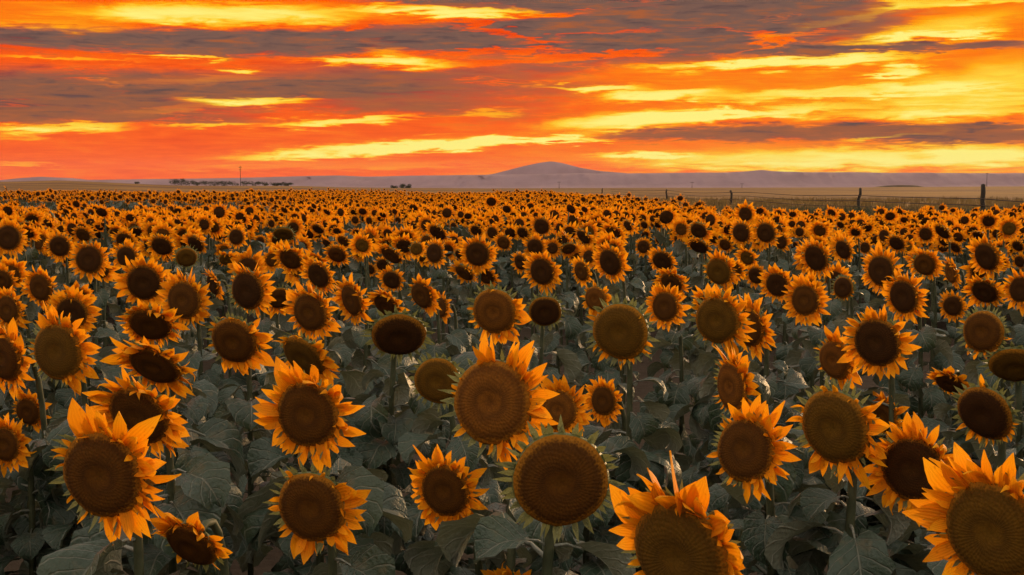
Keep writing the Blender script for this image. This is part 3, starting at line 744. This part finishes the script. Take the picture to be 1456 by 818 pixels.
for rx, ry, ref in REFS:
    for k in range(8):
        best = None
        for (qx, qy, i) in pts:
            dx, dy = qx - rx, ry - qy; dd = math.hypot(dx, dy)
            if dd < 4 or dd > 75: continue
            if round(math.degrees(math.atan2(dy, dx)) / 45) % 8 == k and (best is None or dd < best[0]): best = (dd, i)
        if best and best[1] is not None and best[1] not in crowd_label:
            crowd_label[best[1]] = 'small crowd bloom closest ' + SECT[k] + ' ' + ref
for i, (H, rad, px, py) in enumerate(single):
    r2 = random.Random(5000 + i)
    sunflower(H, rad, R(r2.gauss(18, 20)), R(r2.uniform(-6, 48)), r2.choice('FFFFFFRRTS'), r2.choice('dddbbo'), False, r2, 9 if H.y < 8 else 6,
              big_ring=True, label=crowd_label.get(i, 'small sunflower lost in the dense crowd of overlapping blooms behind the front rows'), category='sunflower', group='crowd of small blooms in the middle rows')
print('crowd labels', len(crowd_label))
print('petals', N_PETALS[0])

# ------------------------------------------------------------------ everything farther: one joined field
PET_L = [petal_mesh(k, 3, 2) for k in range(9)]
PET_X = [petal_mesh(k, 2, 2) for k in (0, 5)]
def simple_head(seg, prof):
    v, f, uv, mi = [], [], [], []
    for r_, z, u in prof:
        for j in range(seg):
            th = 6.28318 * j / seg; v.append((r_ * math.cos(th), r_ * math.sin(th), z)); uv.append((u, 0.3))
    for i in range(len(prof) - 1):
        for j in range(seg): f.append((i * seg + j, (i + 1) * seg + j, (i + 1) * seg + (j + 1) % seg, i * seg + (j + 1) % seg)); mi.append(1 if i < 2 else 2)
    f.append(tuple(range(seg))); mi.append(1)
    return v, f, uv, mi
def combine(parts):
    v, f, uv, mi = [], [], [], []
    for pv_, pf, puv, pm in parts:
        o = len(v); v += [tuple(q) for q in pv_]; uv += puv; f += [tuple(k + o for k in ff) for ff in pf]; mi += pm if isinstance(pm, list) else [pm] * len(pf)
    return np.array(v, np.float64), f, np.array(uv, np.float64), np.array(mi)
def small_leaf(nl): return leaf_mesh(3, nl, 3, False)
def plant_template(seed, lod):
    """unit head template (disc radius 1) and a plant body template in metres (head at z = 0)"""
    rg = random.Random(seed)
    st = rg.choice('FFFFFR')
    if lod == 0:
        rv, rf, ruv = ring_arrays(st, seed, 28, PET_L, 1.5); hd = simple_head(10, [(0.55, 0.2, .5), (0.95, 0.06, .9), (1.02, -0.1, .4), (0.4, -0.35, .4)])
    else:
        rv, rf, ruv = ring_arrays('F', seed, 16, PET_X, 1.5); hd = simple_head(6, [(0.6, 0.18, .5), (1.0, 0.0, .9), (0.6, -0.3, .4)])
    head = combine([(rv, rf, ruv, 0), hd])
    parts = []
    pth = [Vector((0, 0.10, -0.75)), Vector((0, 0.12, -0.2)), Vector((0, 0.09, 0.03)), Vector((0, 0.02, 0.0))]
    tv, tf, tuv = tube(pth, [0.013, 0.012, 0.01, 0.01], 3); parts.append((tv, tf, tuv, 3))
    for i in range(6 if lod == 0 else 5):
        lv, lf, luv = leaf_mesh(rg.randint(0, 9), 4 if lod == 0 else 3, 3, False)
        m = Matrix.Translation((0, 0.1, -0.22 - 0.09 * i)) @ Matrix.Rotation(i * 2.4 + rg.uniform(0, 6), 4, 'Z') @ Matrix.Diagonal((0.20, 0.20, 0.20, 1)) @ Matrix.Translation((0.3, 0, 0))
        parts.append(([m @ Vector(q) for q in lv], lf, luv, 4))
    return head, combine(parts)
TPL = {0: [plant_template(900 + k, 0) for k in range(8)], 1: [plant_template(950 + k, 1) for k in range(6)]}
AV, AUV, AR, LSTART, LV, AM = [], [], [], [], [], []
state = {'v': 0, 'l': 0}
def emit(tp, mat, tr, rv):
    v, f, uv, mi = tp
    AV.append(v @ mat.T + tr); AUV.append(uv); AR.append(np.full(len(v), rv)); AM.append(mi)
    key = id(tp)
    if key not in emit.cache:
        emit.cache[key] = (np.concatenate([np.array(q) for q in f]), np.cumsum([0] + [len(q) for q in f[:-1]]))
    ll, ls = emit.cache[key]
    LV.append(ll + state['v']); LSTART.append(ls + state['l']); state['v'] += len(v); state['l'] += len(ll)
emit.cache = {}
def rest_plant(H, rad, lod):
    head, body = rng.choice(TPL[lod]); rv = rng.random()
    yaw, dr, roll = R(rng.gauss(18, 20)), R(rng.uniform(-6, 46)), rng.uniform(-.3, .3)
    n = Vector((-math.sin(yaw) * math.cos(dr), -math.cos(yaw) * math.cos(dr), -math.sin(dr))); y = (Vector((0, 0, 1)) - n * n.z).normalized(); x = y.cross(n)
    m = np.array((Matrix((x, y, n)).transposed() @ Matrix.Rotation(roll, 3, 'Z')).to_3x3()) * rad
    emit(head, m, np.array(H), rv)
    a = rng.uniform(-0.5, 0.5); bm = np.array(Matrix.Rotation(a, 3, 'Z'))
    emit(body, bm, np.array(H), rv)
for (H, rad, px, py) in rest: rest_plant(H, rad, 0)
yy = 1.2
while yy < 5.6:
    for sgn in (-1, 1):
        xx = 0.383 * yy + 0.42
        while xx < 0.383 * yy + 3.2:
            rest_plant(Vector((sgn * xx + rng.uniform(-.05, .05), yy + rng.uniform(-.1, .1), rng.gauss(1.15, .08))), rng.uniform(0.06, 0.09), 0); xx += 0.4
    yy += 0.42
# second block of plants behind the grass lane on the left
def block_front(x): return 42.0 - 14.0 * float(sstep(-9, -2.5, x))
nfar = 0
yy = 28.2
while yy < 105:
    xr = 4.6 - 0.035 * (yy - 28)
    xx = -0.43 * yy - 4
    step = 0.42 if yy < 75 else 0.6
    while xx < xr:
        X = xx + rng.uniform(-.2, .2); Y = yy + rng.uniform(-.2, .2); xx += step
        if Y < block_front(X) + 0.8 * math.sin(X * 1.3): continue
        z = rng.gauss(1.02 + (0.20 if X < -6 and Y < block_front(X) + 4 else 0), 0.08) + gz(X, Y) + 0.10 * math.sin(X * 0.35)
        rest_plant(Vector((X, Y, z)), rng.uniform(0.06, 0.085), 1); nfar += 1
    yy += step * (1.0 if yy < 75 else 1.5)
print('far plants', nfar, 'verts', state['v'])
AV = np.concatenate(AV); AUV = np.concatenate(AUV); AR = np.concatenate(AR); LV = np.concatenate(LV); LSTART = np.concatenate(LSTART); AM = np.concatenate(AM)
me = bpy.data.meshes.new('sunflower_field')
me.vertices.add(len(AV)); me.vertices.foreach_set('co', AV.astype(np.float32).ravel())
me.loops.add(len(LV)); me.loops.foreach_set('vertex_index', LV.astype(np.int32))
me.polygons.add(len(LSTART)); me.polygons.foreach_set('loop_start', LSTART.astype(np.int32))
for m in (M_PETAL, M_DISC['d'], M_BRACT, M_STEM, M_LEAF): me.materials.append(m)
me.polygons.foreach_set('material_index', AM.astype(np.int32))
me.update(calc_edges=True)
ul = me.uv_layers.new(name='UVMap'); ul.data.foreach_set('uv', AUV.astype(np.float32)[LV].ravel())
at = me.attributes.new('plant_random', 'FLOAT', 'POINT'); at.data.foreach_set('value', AR.astype(np.float32))
me.validate()
obj('sunflower_field', me, kind='stuff', label='far rows of sunflowers merging into one orange mass below the horizon', category='sunflower field')

# ------------------------------------------------------------------ wire fence along the right of the field
fence = bpy.data.objects.new('wire_fence', None); COL.objects.link(fence)
fence['label'] = 'wooden post and wire fence running away behind the field on the right'; fence['category'] = 'fence'
def fence_pt(dep): 
    return Vector((20.05 - 0.0505 * (dep - 57), dep, 0))
fence.location = fence_pt(57)
POSTS = [(44.5, 1.55, 0.095), (57, 1.67, 0.105), (74, 1.47, 0.085), (107, 1.16, 0.09), (138, 1.1, 0.09), (195, 1.1, 0.09)]
for k, (dep, hgt, rr) in enumerate(POSTS):
    p = fence_pt(dep); z0 = gz(p.x, p.y); rg = random.Random(k); bl = [[], []]
    path = [Vector((p.x + rg.uniform(-.02, .02) * i, p.y, z0 - 0.05 + (hgt + 0.05) * i / 5)) - fence.location for i in range(6)]
    v, f, uv = tube(path, [rr * (1.06 - 0.03 * i) * rg.uniform(.95, 1.05) for i in range(6)], 9)
    top = len(v) - 9; v.append(tuple(path[-1] + Vector((0, 0, rr * .35)))); f += [(top + i, top + (i + 1) % 9, len(v) - 1) for i in range(9)]; uv.append((0, 1))
    obj('post', mesh_from('post', v, f, [M_WOOD], uvs=uv), fence)
for hgt in (1.12, 0.82, 0.50):
    path = []
    for (d0, h0, _), (d1, h1, _) in zip(POSTS[:-1], POSTS[1:]):
        for s in range(5):
            q = s / 5; dep = d0 + (d1 - d0) * q; p = fence_pt(dep)
            path.append(Vector((p.x - 0.11, p.y, gz(p.x, p.y) + hgt * (0.96 if h0 > 1.2 else 0.9) - 0.06 * math.sin(math.pi * q))) - fence.location)
    v, f, uv = tube(path, [0.02] * len(path), 5)
    obj('wire', mesh_from('wire', v, f, [M_WIRE], uvs=uv), fence)

# ------------------------------------------------------------------ grass and weeds at the field edge
def tufts(name, spots, hrange, mat, nblade, spread, **props):
    v, f = [], []
    for (x, y) in spots:
        z = gz(x, y); H = rng.uniform(*hrange)
        for _ in range(nblade):
            a = rng.uniform(0, 6.28); bx, by = x + rng.gauss(0, spread * .4), y + rng.gauss(0, spread * .4); h = H * rng.uniform(.55, 1.1); le = rng.uniform(.1, .5) * h
            w = rng.uniform(.008, .02); o = len(v); dx, dy = math.cos(a), math.sin(a)
            v += [(bx - w, by, z - .02), (bx + w, by, z - .02), (bx + dx * le * .35 - w * .7, by + dy * le * .35, z + h * .6), (bx + dx * le * .35 + w * .7, by + dy * le * .35, z + h * .6), (bx + dx * le, by + dy * le, z + h)]
            f += [(o, o + 1, o + 3, o + 2), (o + 2, o + 3, o + 4)]
    me = bpy.data.meshes.new(name); me.from_pydata(v, [], f); me.materials.append(mat); me.update()
    return obj(name, me, **props)
sp = []
while len(sp) < 5200:
    y = 30 + 113 * rng.random() ** 1.3; x = rng.uniform(-2, 0.46 * y)
    if x < 5.2: continue
    sp.append((x, y))
tufts('dry_grass', sp, (0.25, 0.6), M_GRASS, 7, 0.35, kind='stuff', label='dry tan grass between the sunflowers and the fence', category='grass')
sp = []
for cx, cy, n in ((12.2, 60, 40), (13.4, 62, 40), (10.6, 63, 30), (20.5, 58.5, 50), (18.8, 57, 40), (22, 60, 40), (16.2, 64, 30), (8.6, 66, 20), (14.8, 61, 30)):
    for _ in range(n): sp.append((cx + rng.gauss(0, .9), cy + rng.gauss(0, .7)))
tufts('weeds', sp, (0.35, 0.8), M_WEED, 16, 0.45, kind='stuff', label='dark green weeds growing along the field edge by the fence', category='weeds')

# ------------------------------------------------------------------ far trees, mast and poles on the skyline
def crown_mesh(seed, rx, rz):
    rg = random.Random(seed); v, f = [], []
    lobes = [(rg.uniform(-.55, .55) * rx, rg.uniform(-.4, .4) * rx, rg.uniform(.18, .72) * rz, rg.uniform(.35, .6)) for _ in range(6)]
    for _ in range(420):
        lx, ly, lz, lr = rg.choice(lobes); d = Vector((rg.gauss(0, 1), rg.gauss(0, 1), rg.gauss(0, 1))).normalized() * rg.uniform(.5, 1) * lr
        c = Vector((lx + d.x * rx, ly + d.y * rx, lz + d.z * rz * .6)); s = rg.uniform(.1, .22); o = len(v)
        e1 = Vector((rg.gauss(0, 1), rg.gauss(0, 1), rg.gauss(0, 1))).normalized() * s; e2 = e1.orthogonal().normalized() * s * .7
        v += [tuple(c - e1), tuple(c + e2), tuple(c + e1), tuple(c - e2)]; f.append((o, o + 1, o + 2, o + 3))
    return v, f
def tree(px, py, hpx, wpx, dep, label, group):
    d = ray(px, py); x = d.x * dep; z0 = gz(x, dep); k = dep / F; h = hpx * k; rx = wpx * k / 2
    root = bpy.data.objects.new('tree', None); COL.objects.link(root); root.location = (x, dep, z0)
    root['label'] = label; root['category'] = 'tree'; root['group'] = group
    bl = [[], []]; frustum(bl, (0, 0, -.1), (0.05, 0, h * .45), .16, .1); frustum(bl, (0.05, 0, h * .4), (rx * .4, 0, h * .7), .08, .04); frustum(bl, (0.05, 0, h * .4), (-rx * .4, 0.2, h * .7), .08, .04)
    obj('trunk', mesh_from('trunk', bl[0], bl[1], [M_BARK]), root)
    v, f = crown_mesh(int(px * 7), rx, h); me = bpy.data.meshes.new('crown'); me.from_pydata(v, [], f); me.materials.append(M_TREE); me.update()
    obj('crown', me, root)
TREES = [(249,9,11,'leftmost tree of the dark shelter belt on the left skyline'), (258,11,13,'tallest tree of the shelter belt, second from its left end'), (269,7,13,None), (281,6,13,None), (293,6,13,None),
         (305,7,13,None), (318,6,14,None), (331,6,13,'tree of the shelter belt directly left of the thin mast'), (351,6,13,'tree of the shelter belt directly right of the thin mast'), (363,7,12,None), (376,5,12,None), (388,5,10,None),
         (400,5,10,None), (410,5,8,'rightmost tree of the dark shelter belt on the left skyline')]
ORD = {269: 'third', 281: 'fourth', 293: 'fifth', 305: 'sixth', 318: 'seventh', 363: 'second', 376: 'third', 388: 'fourth', 400: 'fifth'}
for (px, hp, wp, lab) in TREES:
    tree(px, 263, hp + 1.5, wp + 9, 585, lab or ('low tree, %s from the left end of the skyline shelter belt' % ORD[px] if px < 340 else 'low tree, %s to the right of the mast in the skyline shelter belt' % ORD[px]), 'shelter belt on the left skyline')
for px, hp, lab in ((561, 5, 'left tree of the small skyline clump left of centre'), (572, 7, 'middle and tallest tree of the small skyline clump left of centre'), (583, 5, 'right tree of the small skyline clump left of centre')):
    tree(px, 267, hp + 1, 15, 585, lab, 'small tree clump on the skyline')
tree(195, 261, 3.5, 8, 585, 'single low bush on the brown slope left of the shelter belt', 'lone skyline bushes')
def pole(name, px, top, bottom, dep, rad_, label, arms):
    x = ray(px, bottom).x * dep; z0 = gz(x, dep); zt = CAM_Z + ray(px, top).z * dep
    root = bpy.data.objects.new(name, None); COL.objects.link(root); root.location = (x, dep, z0)
    root['label'] = label; root['category'] = 'mast' if name == 'radio_mast' else 'pole'
    bl = [[], []]; frustum(bl, (0, 0, -.2), (0, 0, zt - z0), rad_, rad_ * .5, 6); obj('shaft', mesh_from('shaft', bl[0], bl[1], [M_WOOD]), root)
    for a, ln in arms:
        bl = [[], []]; frustum(bl, (-ln, 0, (zt - z0) * a), (ln, 0, (zt - z0) * a), rad_ * .6, rad_ * .6, 5); obj('crossarm', mesh_from('crossarm', bl[0], bl[1], [M_WOOD]), root)
    return root
pole('radio_mast', 342, 236, 264, 590, .16, 'tall thin mast rising from the shelter belt on the left skyline', [(.93, .7), (.8, .5)])
pole('utility_pole', 795, 258.5, 268, 590, .11, 'tiny utility pole on the skyline right under the mountain', [(.93, .8)])
pole('utility_pole', 984, 259, 268, 590, .10, 'tiny utility pole on the skyline between the mountain and the first fence post', [(.93, .8)])
pole('utility_pole', 1055, 261, 268, 590, .10, 'tiny utility pole on the skyline just right of the first fence post', [(.93, .8)])
pole('radio_mast', 1403, 246, 266, 590, .13, 'thin distant mast directly above the thick fence post at right', [(.95, .6)])
